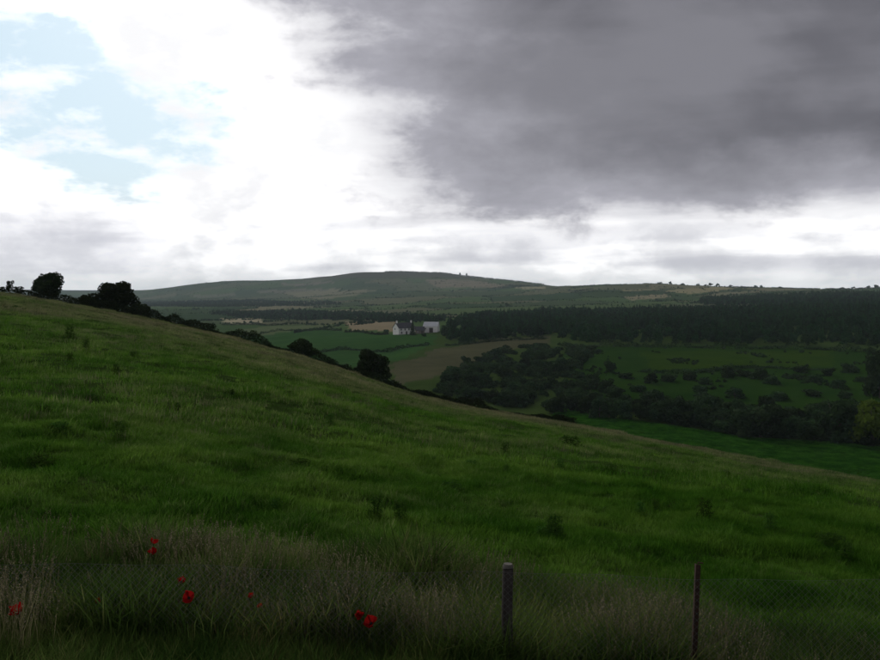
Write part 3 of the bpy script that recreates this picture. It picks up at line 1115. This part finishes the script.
def low_growth(name, poly, rmin, n, smin, smax, label, cat, wl=0, thr=0.0):
    pw = poly_world(poly, rmin)
    x0, y0 = pw.min(0)
    x1, y1 = pw.max(0)
    x, y = RNG.uniform(x0, x1, n), RNG.uniform(y0, y1, n)
    k_ = inside(pw, x, y) & (np.hypot(x, y) > 185)
    if wl:
        k_ &= waves(x, y, wl, 8, 55) + 0.5 * waves(x, y, wl / 4, 8, 56) > thr
    x, y = x[k_], y[k_]
    scatter_object(name, np.stack([x, y, gz_xy(x, y) - 0.1], 1), RNG.uniform(0, 6.28, len(x)), RNG.uniform(smin, smax, len(x)), brm, label, cat)


low_growth("bramble_thicket", TH, 190, 9000, 0.5, 1.4, "tangled brambles filling the thicket between its bushes", "brambles", 18, 0.3)
low_growth("rough_growth", [(560, 352), (720, 346), (900, 350), (900, 436), (780, 432), (640, 415), (575, 395)], 200, 9000, 0.3, 0.85,
           "rushes and bracken in dark patches over the pasture across the valley", "bracken", 34, 1.15)

# ------------------------------------------------------------------ woods (uncountable: one mass each)
con = [conifer_mesh("conifer", 5.2, 11, 420, 0.62, 600 + i, M_CONIFER) for i in range(2)]
con += [crown_mesh("broadleaf", 7.5, 9, 12, 420, 0.62, 610 + i, M_CONIFER, 0.1) for i in range(5)]


def wood(name, pts, rmin, spacing, label, smin=0.7, smax=1.15):
    pw = poly_world(pts, rmin)
    x0, y0 = pw.min(0)
    x1, y1 = pw.max(0)
    n = int((x1 - x0) * (y1 - y0) / spacing ** 2)
    n = min(n, 60000)
    x, y = RNG.uniform(x0, x1, n), RNG.uniform(y0, y1, n)
    k_ = inside(pw, x, y) & (waves(x, y, 140, 7, 78) + 0.5 * waves(x, y, 30, 7, 79) > -1.25)
    x, y = x[k_], y[k_]
    s = np.clip(RNG.uniform(smin, smax, len(x)) + 0.1 * waves(x, y, 60, 6, 77), 0.4, 1.6)
    return scatter_object(name, np.stack([x, y, gz_xy(x, y) - 0.2], 1), RNG.uniform(0, 6.28, len(x)), s, con, label, "wood")


wood("conifer_wood", [(446, 344), (447, 336), (449, 325), (470, 317), (560, 312), (700, 311), (820, 307), (900, 304), (905, 346), (800, 346), (740, 345), (650, 343), (580, 343), (545, 337), (500, 339), (465, 343)], 330, 6.0,
     "dark green plantation wood stretching right from the farm above the pasture", 0.4, 0.85)
wood("shelter_belt", [(205, 314), (300, 312), (360, 314), (445, 319), (446, 324), (390, 322), (330, 320.5), (300, 321), (270, 320), (235, 317.5)], 560, 7.5,
     "dark belt of trees behind the farm and its stubble field", 0.4, 0.8)
wood("hill_foot_wood", [(140, 303), (230, 301), (330, 302), (345, 305), (250, 307), (150, 306.5)], 900, 10,
     "blue grey strip of woodland at the foot of the rounded hill", 0.4, 0.75)
pxs = RNG.uniform(385, 545, 900)
rs_ = np.interp(pxs, SKX, SKR) * RNG.uniform(0.965, 1.0, len(pxs))
aa = np.arctan((pxs - 440) / F)
x_, y_ = np.sin(aa) * rs_, np.cos(aa) * rs_
kp = waves(pxs, pxs * 0, 30, 6, 91) > -0.75
scatter_object("summit_plantation", np.stack([x_, y_, gz_xy(x_, y_) - 0.4], 1)[kp], RNG.uniform(0, 6.28, kp.sum()), RNG.uniform(0.35, 0.75, kp.sum()), con,
               "thin dark plantation along the top of the rounded hill", "wood")
wood("ridge_wood", [(700, 300), (760, 297), (880, 294), (900, 297), (900, 305), (800, 307), (700, 305)], 900, 8.5,
     "dark hanging wood below the level ridge", 0.45, 0.9)

pxs = RNG.uniform(560, 905, 1500)
rs_ = np.interp(pxs, SKX, SKR) * RNG.uniform(0.985, 1.0, len(pxs))
aa = np.arctan((pxs - 440) / F)
x_, y_ = np.sin(aa) * rs_, np.cos(aa) * rs_
kp = waves(pxs, pxs * 0, 45, 6, 95) + 0.5 * waves(pxs, pxs * 0, 9, 6, 96) > -0.3
scatter_object("ridge_hedge", np.stack([x_, y_, gz_xy(x_, y_) - 0.4], 1)[kp], RNG.uniform(0, 6.28, kp.sum()), RNG.uniform(0.2, 0.5, kp.sum()), con[2:],
               "low dark fringe of hedge along the level skyline", "hedge")

# hedges of the far patchwork
n = 320000
az, r = sow(n, 760, 4800, math.radians(30), 1.7)
x_, y_ = np.sin(az) * r, np.cos(az) * r
hx = x_ + 14 * waves(x_, y_, 120, 5, 21)
hy = y_ + 14 * waves(x_, y_, 120, 5, 22)
_, ed = cells(hx, hy)
keep = (ed < 5) & (gz_xy(x_, y_) < EYE + 58)
x_, y_ = x_[keep], y_[keep]
scatter_object("distant_hedges", np.stack([x_, y_, gz_xy(x_, y_) - 0.3], 1), RNG.uniform(0, 6.28, len(x_)), RNG.uniform(0.18, 0.36, len(x_)) * (1 + 0.9 * (RNG.uniform(0, 1, len(x_)) > .965)), con[2:],
               "far hedges and hedge trees netting the distant farmland", "hedges")

# hedgerows near enough to follow
HR = [([(238, 338), (262, 334), (300, 331), (345, 331)], 300, 2.4, "hedge between the pale pasture and the farm meadow"),
      ([(345, 332.5), (392, 334.5)], 300, 2.0, "short hedge under the pale stubble field beside the farm"),
      ([(300, 356), (340, 350), (390, 352), (432, 345)], 260, 2.0, "hedge below the farm meadow above the brow hedge"),
      ([(222, 325), (262, 325.5), (300, 323)], 500, 3.0, "hedge below the pale hay strip near the shelter belt"),
      ([(560, 350), (640, 347), (720, 349), (820, 350), (880, 352)], 260, 3.0, "thick hedge along the top of the pasture under the wood"),
      ([(640, 372), (700, 373), (770, 368), (840, 370)], 230, 1.8, "broken hedge crossing the pasture across the valley"),
      ([(445, 346), (500, 341), (550, 339)], 260, 1.8, "hedge along the top of the brown field")]
for i, (pl, rmin, hh, lab) in enumerate(HR):
    W = [hit(a, b, rmin) for a, b in pl]
    line = []
    for p, q in zip(W[:-1], W[1:]):
        for t in np.linspace(0, 1, 14, endpoint=False):
            m_ = p + (q - p) * t
            m_[2] = float(gz_xy(m_[0], m_[1])) - 0.1
            line.append(m_)
    line = np.array(line)
    me, o_ = hedge_mesh("hedgerow", line, hh, 1.6, 26, 0.42, 700 + i * 3, M_SCRUB)
    h = link("hedgerow", me)
    h.location = o_
    setp(h, lab, "hedge", "field hedges across the valley")

# trees on the skyline
sky_c = [crown_mesh("crown", 8.0, 8.0, 9 + i, 420, 0.6, 800 + i, M_CONIFER, 0.25) for i in range(3)]
sky_t = [trunk_mesh("trunk", 8.0, 0.28, 4, 800 + i) for i in range(3)]
SKT = [(460, 2.6, 4), (466.5, 2.0, 4.5), (670, 4, 4.5), (698, 5, 3.4), (705, 4, 3), (710, 5.5, 5), (717, 5, 4.4), (682, 5, 3.2), (755, 4, 3.4), (761, 4, 3.6), (842, 5.5, 3), (853, 5, 3.2), (868, 5, 3.8), (876, 6, 4.8), (660, 5, 3), (730, 5, 2.8), (780, 5, 2.6)]
for i, (px, wp, hp) in enumerate(SKT):
    a = bearing(px)
    rs = float(np.interp(px, SKX, SKR)) * 0.992
    p = np.array((math.sin(a) * rs, math.cos(a) * rs, float(ground(np.array(a), np.array(rs)))))
    if px < 500:
        lab, grp = ("wider" if wp > 2.3 else "thinner") + " of two lone trees on the shoulder of the rounded hill", "pair of trees on the hill shoulder"
    else:
        lab, grp = ("tall" if hp > 3.5 else "low") + (" broad" if wp > 4.6 else " narrow") + " far tree standing on the level skyline beyond the wood", "trees on the level skyline"
    place_bush(px, wp, hp, sky_c[i % 3], sky_t[i % 3], 8, 8, "skyline_tree", lab, "tree", grp, at=p, sink=0.5)

# ------------------------------------------------------------------ farm
M_RENDER = plain_mat("white_render", (0.80, 0.78, 0.75), (0.86, 0.85, 0.82), 0.9, 0.9, 0.1)
M_SLATE = plain_mat("dark_slate", (0.055, 0.052, 0.062), (0.085, 0.08, 0.09), 1.4, 0.7, 0.3)
M_TIN = plain_mat("pale_sheet_roof", (0.50, 0.52, 0.54), (0.60, 0.62, 0.64), 0.8, 0.6, 0.1)
M_STONE = plain_mat("brown_stone", (0.15, 0.125, 0.10), (0.22, 0.19, 0.16), 1.2, 0.9, 0.4)
M_GLASS = plain_mat("dark_window_glass", (0.02, 0.025, 0.03), (0.03, 0.035, 0.04), 2, 0.15)
M_DOOR = plain_mat("dark_painted_door", (0.06, 0.05, 0.045), (0.09, 0.07, 0.06), 3, 0.6)
M_FRAME = plain_mat("white_window_frame", (0.7, 0.7, 0.68), (0.78, 0.78, 0.76), 3, 0.6)


def gable(name, px, py, rot, L, D, eave, ridge, mwall, mroof, label, cat, windows=(), doors=(), chimneys=(), group=None, over=0.35):
    p = hit(px, py, 330)
    e = empty(name, (p[0], p[1], p[2] - 0.1), rot)
    setp(e, label, cat, group)
    x, y = L / 2, D / 2
    Vv = [(-x, -y, -0.6), (x, -y, -0.6), (x, y, -0.6), (-x, y, -0.6), (-x, -y, eave), (x, -y, eave), (x, y, eave), (-x, y, eave), (-x, 0, ridge - 0.02), (x, 0, ridge - 0.02)]
    Fw = [(0, 1, 5, 4), (2, 3, 7, 6), (0, 4, 8, 7, 3), (1, 2, 6, 9, 5), (0, 3, 2, 1)]
    link("wall", mesh_py("wall", Vv, Fw, mwall), e)
    th = 0.18
    sl = (ridge - eave) / y
    b = MB()
    for s in (-1, 1):
        ye, ze = s * (y + over), eave - sl * over
        xo = x + over
        Vr = [(-xo, ye, ze), (xo, ye, ze), (xo, 0, ridge), (-xo, 0, ridge), (-xo, ye, ze + th), (xo, ye, ze + th), (xo, 0, ridge + th), (-xo, 0, ridge + th)]
        b.add(Vr, [(0, 1, 2, 3), (4, 7, 6, 5), (0, 4, 5, 1), (0, 3, 7, 4), (1, 5, 6, 2)])
    rf_ = link("roof", b.mesh("roof", mroof), e)
    for cx in chimneys:
        c = MB()
        c.box(cx - 0.45, cx + 0.45, -0.4, 0.4, ridge - 0.6, ridge + 1.2)
        c.box(cx - 0.52, cx + 0.52, -0.47, 0.47, ridge + 1.2, ridge + 1.35)
        for q in (-.22, .22):
            c.tube([(cx + q, 0, ridge + 1.35), (cx + q, 0, ridge + 1.75)], [0.13, 0.11], 6)
        link("chimney", c.mesh("chimney", mwall), rf_)
    for (side, u, z, ww, wh) in windows:
        f_ = MB()
        g_ = MB()
        t = 0.09
        for (a0, a1, c0, c1) in ((-ww / 2 - t, -ww / 2, -t, wh + t), (ww / 2, ww / 2 + t, -t, wh + t), (-ww / 2, ww / 2, wh, wh + t), (-ww / 2, ww / 2, -t, 0), (-ww / 2, ww / 2, wh * .5 - .03, wh * .5 + .03)):
            f_.box(a0, a1, -0.06, 0.02, c0, c1)
        g_.box(-ww / 2, ww / 2, -0.02, 0.02, 0, wh)
        fo = link("window", f_.mesh("window", M_FRAME), e)
        if side == 'front':
            fo.location = (u, -y, z)
        else:
            fo.location = (-x, u, z)
            fo.rotation_euler = (0, 0, -math.pi / 2)
        link("pane", g_.mesh("pane", M_GLASS), fo)
    for (u, ww, wh) in doors:
        d_ = MB()
        d_.box(u - ww / 2, u + ww / 2, -y - 0.07, -y + 0.05, -0.05, wh)
        d_.box(u - ww / 2 - .1, u - ww / 2, -y - 0.1, -y + 0.05, -0.05, wh + .1)
        d_.box(u + ww / 2, u + ww / 2 + .1, -y - 0.1, -y + 0.05, -0.05, wh + .1)
        d_.box(u - ww / 2, u + ww / 2, -y - 0.1, -y + 0.05, wh, wh + .1)
        link("door", d_.mesh("door", M_DOOR), e)
    return e


gable("farmhouse", 404, 334.2, math.radians(38), 13.5, 7.0, 4.6, 7.8, M_RENDER, M_SLATE,
      "white farmhouse with a dark slate roof and its gable towards the valley", "house",
      windows=[('front', -4.8, 2.9, 1.0, 1.2), ('front', -1.6, 2.9, 1.0, 1.2), ('front', 1.6, 2.9, 1.0, 1.2), ('front', 4.8, 2.9, 1.0, 1.2),
               ('front', -4.4, 0.7, 1.1, 1.3), ('front', 3.6, 0.7, 1.1, 1.3), ('gable', 0.9, 3.2, 0.9, 1.1)],
      doors=[(-0.4, 1.0, 2.1)], chimneys=[-6.0, 6.0])
gable("stone_outbuilding", 420, 333.6, math.radians(8), 6.0, 5.0, 2.6, 5.0, M_STONE, M_SLATE,
      "low brown stone outbuilding between the farmhouse and the pale barn", "outbuilding",
      windows=[('front', -1.8, 1.0, 0.8, 0.8)], doors=[(1.2, 1.4, 2.1)])
gable("barn", 431.5, 332.2, math.radians(-12), 10.2, 8.0, 4.4, 7.2, M_RENDER, M_TIN,
      "white walled barn with a pale grey sheet roof at the end of the farm", "barn",
      windows=[('front', -3.4, 2.2, 0.9, 0.8)], doors=[(0.6, 2.6, 3.2)])
ft = hit(412.5, 335.2, 330)
yew_c = conifer_mesh("crown", 3.4, 9.5, 1100, 0.32, 900, M_BUSH)
yew_t = trunk_mesh("trunk", 9.5, 0.2, 3, 900)
place_bush(412.5, 6.5, 16, yew_c, yew_t, 3.4, 9.5, "yew_tree", "narrow black green yew standing in front of the farmhouse", "tree", at=ft, sink=0.2)
for px, py, wp, hp, lab in ((424, 336.5, 6, 4, "low dark garden bush in front of the stone outbuilding"), (444, 336, 12, 13, "dark rounded tree at the end wall of the barn"), (386, 333.5, 7, 5, "small round bush beside the white farmhouse gable")):
    place_bush(px, wp, hp, scrub_c[1], scrub_t[1], 8, 7, "garden_bush" if hp < 10 else "farm_tree", lab, "bush" if hp < 10 else "tree", at=hit(px, py, 330), sink=0.2)

# ------------------------------------------------------------------ wire fence
M_POST = plain_mat("weathered_post_wood", (0.036, 0.030, 0.028), (0.085, 0.072, 0.066), 9, 0.9, 0.5, stretch=(3, 3, 0.35))
M_POSTTOP = plain_mat("bleached_post_end", (0.085, 0.078, 0.070), (0.14, 0.128, 0.112), 16, 0.9, 0.4)
M_RUST = plain_mat("rusty_iron", (0.036, 0.022, 0.016), (0.07, 0.038, 0.026), 22, 0.85, 0.3)
M_WIRE = plain_mat("dull_galvanised_wire", (0.13, 0.13, 0.125), (0.18, 0.18, 0.175), 30, 0.6, 0.0, 0.3)
FY = 7.8


def fence_x(px):
    return (px - 440) / F * FY


fence = empty("wire_fence", (0, FY, float(gz_xy(0.0, FY))))
setp(fence, "chain link wire fence on a weathered wooden post and a rusty stake along the verge", "fence")
fz0 = fence.location.z
TOPZ = EYE - (576 - 292) / F * FY


def wood_post(x, ztop):
    zb = float(gz_xy(x, FY)) - 0.4
    b = MB()
    g = random.Random(int(x * 100))
    H_ = ztop - zb
    b.tube([(0, 0, 0), (g.uniform(-.006, .006), 0, H_ * .35), (g.uniform(-.006, .006), 0, H_ * .7), (0.004, 0, H_ - 0.02)], [0.058, 0.055, 0.052, 0.05], 10, cap=False)
    o = link("post", b.mesh("post", M_POST, True), fence)
    o.location = (x, 0.065, zb - fz0)
    t = MB()
    t.tube([(0.004, 0, H_ - 0.021), (0.004, 0.004, H_ + 0.0), (0.005, 0.004, H_ + 0.022)], [0.0502, 0.049, 0.040], 10)
    link("post_top", t.mesh("post_top", M_POSTTOP), o)
    return o


wood_post(fence_x(509), EYE - (569.5 - 292) / F * (FY + .065))
wood_post(fence_x(-60), EYE - (560 - 292) / F * FY)
wood_post(fence_x(985), EYE - (592 - 292) / F * FY)
# rusty angle-iron stake, bent over at the top
xs = fence_x(698)
zb = float(gz_xy(xs, FY)) - 0.3
zt = EYE - (569 - 292) / F * FY
b = MB()
b.box(-0.022, 0.022, -0.003, 0.003, 0, zt - zb)
b.box(-0.022, -0.016, 0.003, 0.04, 0, zt - zb)
b.tube([(-0.02, 0.0, zt - zb - .01), (0.0, 0.0, zt - zb + .02), (0.045, 0.0, zt - zb + .015)], [0.008, 0.008, 0.006], 6)
o = link("stake", b.mesh("stake", M_RUST), fence)
o.location = (xs, 0.03, zb - fz0)
o.rotation_euler = (0, math.radians(1.5), 0)
o["label"] = "thin rusty iron stake with a bent top"


def fence_top(x):
    return TOPZ - fz0 - 0.022 * x + 0.014 * math.sin(x * 1.9) + 0.008 * math.sin(x * 5.1)


# the woven mesh: two families of slanting wires
b = MB()
x0, x1 = fence_x(-60), fence_x(985)
Hm, pitch = 1.0, 0.062
for fam in (1, -1):
    s = x0 - Hm
    while s < x1 + Hm:
        pts = []
        for kk in range(9):
            t = kk / 8
            xx = s + (t * Hm if fam > 0 else (1 - t) * Hm)
            if x0 <= xx <= x1:
                zz = fence_top(xx) - Hm + t * Hm
                pts.append((xx, fam * 0.0018, zz))
        if len(pts) > 1:
            b.tube(pts, 0.0017, 3, cap=False)
        s += pitch
wm_ = link("wire_mesh", b.mesh("wire_mesh", M_WIRE), fence)
wm_["kind"] = "stuff"
for dz in (0.0, -0.98):
    b = MB()
    b.tube([(x, -0.004, fence_top(x) + dz + 0.004) for x in np.linspace(x0, x1, 60)], 0.0013, 4)
    link("line_wire", b.mesh("line_wire", M_WIRE), fence)

# ------------------------------------------------------------------ poppies
def poppy_petal_mat():
    m, t = new_mat("poppy_petal")
    geo = t.node('ShaderNodeNewGeometry')
    n1 = t.noise(geo.outputs['Position'], 60, 3)
    c = t.mix(n1, (0.24, 0.006, 0.007), (0.38, 0.014, 0.012))
    d = t.node('ShaderNodeBsdfDiffuse')
    tr = t.node('ShaderNodeBsdfTranslucent')
    t.put(d.inputs[0], c)
    t.put(tr.inputs[0], c)
    mx = t.node('ShaderNodeMixShader')
    mx.inputs[0].default_value = 0.4
    t.l.new(d.outputs[0], mx.inputs[1])
    t.l.new(tr.outputs[0], mx.inputs[2])
    o = t.node('ShaderNodeOutputMaterial')
    t.l.new(mx.outputs[0], o.inputs[0])
    return m


M_PETAL = poppy_petal_mat()
M_STEM = foliage_mat("poppy_stem", (0.03, 0.06, 0.02), (0.04, 0.07, 0.025), (0.05, 0.08, 0.03), 0.1, 8)
M_HEART = plain_mat("poppy_heart", (0.012, 0.010, 0.012), (0.025, 0.02, 0.022), 60, 0.8)


def petal_mesh(seed, cup):
    g = random.Random(seed)
    Vv, Ff = [], []
    nu, nv = 7, 5
    for i in range(nv + 1):
        t = i / nv
        for j in range(nu + 1):
            s = j / nu * 2 - 1
            wv = 0.036 * math.sin(min(t * 1.9, 1.57)) * s
            ruf = 0.004 * math.sin(s * 7 + seed) * t * t + g.uniform(-.0012, .0012) * t
            Vv.append((wv, 0.004 + 0.046 * t * math.cos(cup) - 0.010 * s * s * t, 0.046 * t * math.sin(cup) + 0.018 * t * t + 0.012 * s * s * t + ruf))
    for i in range(nv):
        for j in range(nu):
            a = i * (nu + 1) + j
            Ff.append((a, a + 1, a + nu + 2, a + nu + 1))
    return mesh_py("petal", Vv, Ff, M_PETAL, True)


petals = [petal_mesh(i, 0.25 + 0.2 * (i % 3)) for i in range(4)]


def heart_mesh():
    b_ = MB()
    b_.tube([(0, 0, -.002), (0, 0, .006), (0, 0, .013), (0, 0, .016)], [.004, .008, .008, .003], 8)
    g = random.Random(3)
    for i in range(26):
        a = g.uniform(0, 6.28)
        rr_ = g.uniform(.010, .016)
        b_.tube([(0.005 * math.cos(a), .005 * math.sin(a), .002), (rr_ * math.cos(a), rr_ * math.sin(a), .014)], [.0006, .0013], 3)
    return b_.mesh("heart", M_HEART)


HEART = heart_mesh()
POP = [(150, 546.5, 9.1, "flat topped red poppy, upper of two close together in pale grass", 1.0, 0.15),
       (150, 556.5, 9.0, "round red poppy, lower of two close together in pale grass", 1.0, 0.5),
       (178, 586, 8.3, "dull half hidden red poppy just above a brighter round one", 0.85, 0.5),
       (185.5, 602.5, 7.5, "bright round red poppy with its dark heart showing", 1.15, 0.9),
       (93, 607, 8.0, "small faded poppy among green blades", 0.7, 0.4),
       (12, 618.5, 7.2, "wide open red poppy seen edge on near the fence", 1.35, 0.35),
       (249, 601, 8.1, "small dark red poppy, upper of a faint pair", 0.62, 0.5),
       (257.5, 612, 8.0, "narrow closed red poppy, lower of a faint pair", 0.7, 0.7),
       (360, 621, 7.35, "tall folded red poppy of the big pair before the wire mesh", 1.15, 1.0),
       (370.5, 629, 7.3, "broad open red poppy of the big pair before the wire mesh", 1.25, 0.75)]
for i, (px, py, yy, lab, s, tilt) in enumerate(POP):
    x = (px - 440) / F * yy
    zf = EYE - (py - 292) / F * yy
    zg = float(gz_xy(x, yy)) - 0.02
    e = empty("poppy", (x, yy, zg))
    setp(e, lab, "poppy", "red poppies in the verge")
    H_ = zf - zg
    b = MB()
    ox = random.uniform(-.08, .08)
    b.tube([(ox, 0.02, 0), (ox * .8, .012, H_ * .4), (ox * .25, 0.004, H_ * .8), (0, 0, H_ - .004)], [.0028, .0024, .002, .0022], 5)
    link("stem", b.mesh("stem", M_STEM, True), e)
    R0 = Matrix.Translation((0, 0, H_)) @ Matrix.Rotation(tilt, 4, 'X') @ Matrix.Rotation(random.uniform(-.3, .3), 4, 'Y') @ Matrix.Scale(s, 4)
    up = 0.5 if i in (7, 8) else 0.0
    for q in range(4):
        o = link("petal", petals[(q + i) % 4], e)
        o.matrix_local = R0 @ Matrix.Rotation(q * math.pi / 2 + random.uniform(-.25, .25) + i, 4, 'Z') @ Matrix.Rotation(up + (0.12 if q % 2 else 0), 4, 'X')
    o = link("heart", HEART, e)
    o.matrix_local = R0

# ------------------------------------------------------------------ air
hz, t = new_mat("thin_haze")
pv = t.node('ShaderNodeVolumePrincipled')
pv.inputs['Color'].default_value = (0.74, 0.90, 1.0, 1)
pv.inputs['Density'].default_value = 7.6e-5
pv.inputs['Anisotropy'].default_value = 0.1
oo = t.node('ShaderNodeOutputMaterial')
t.l.new(pv.outputs[0], oo.inputs['Volume'])
try:
    hz.cycles.homogeneous_volume = True
except Exception:
    pass
zlo, zhi = float(HA.min()) - 1.0, float(max(HA.max() + 18, EYE + 20))
b = MB()
b.box(-11000, 11000, -11000, 11000, zlo, zhi)
ho = link("haze", b.mesh("haze", hz))
setp(ho, "thin pale summer haze over the far hills", "haze", kind="stuff")
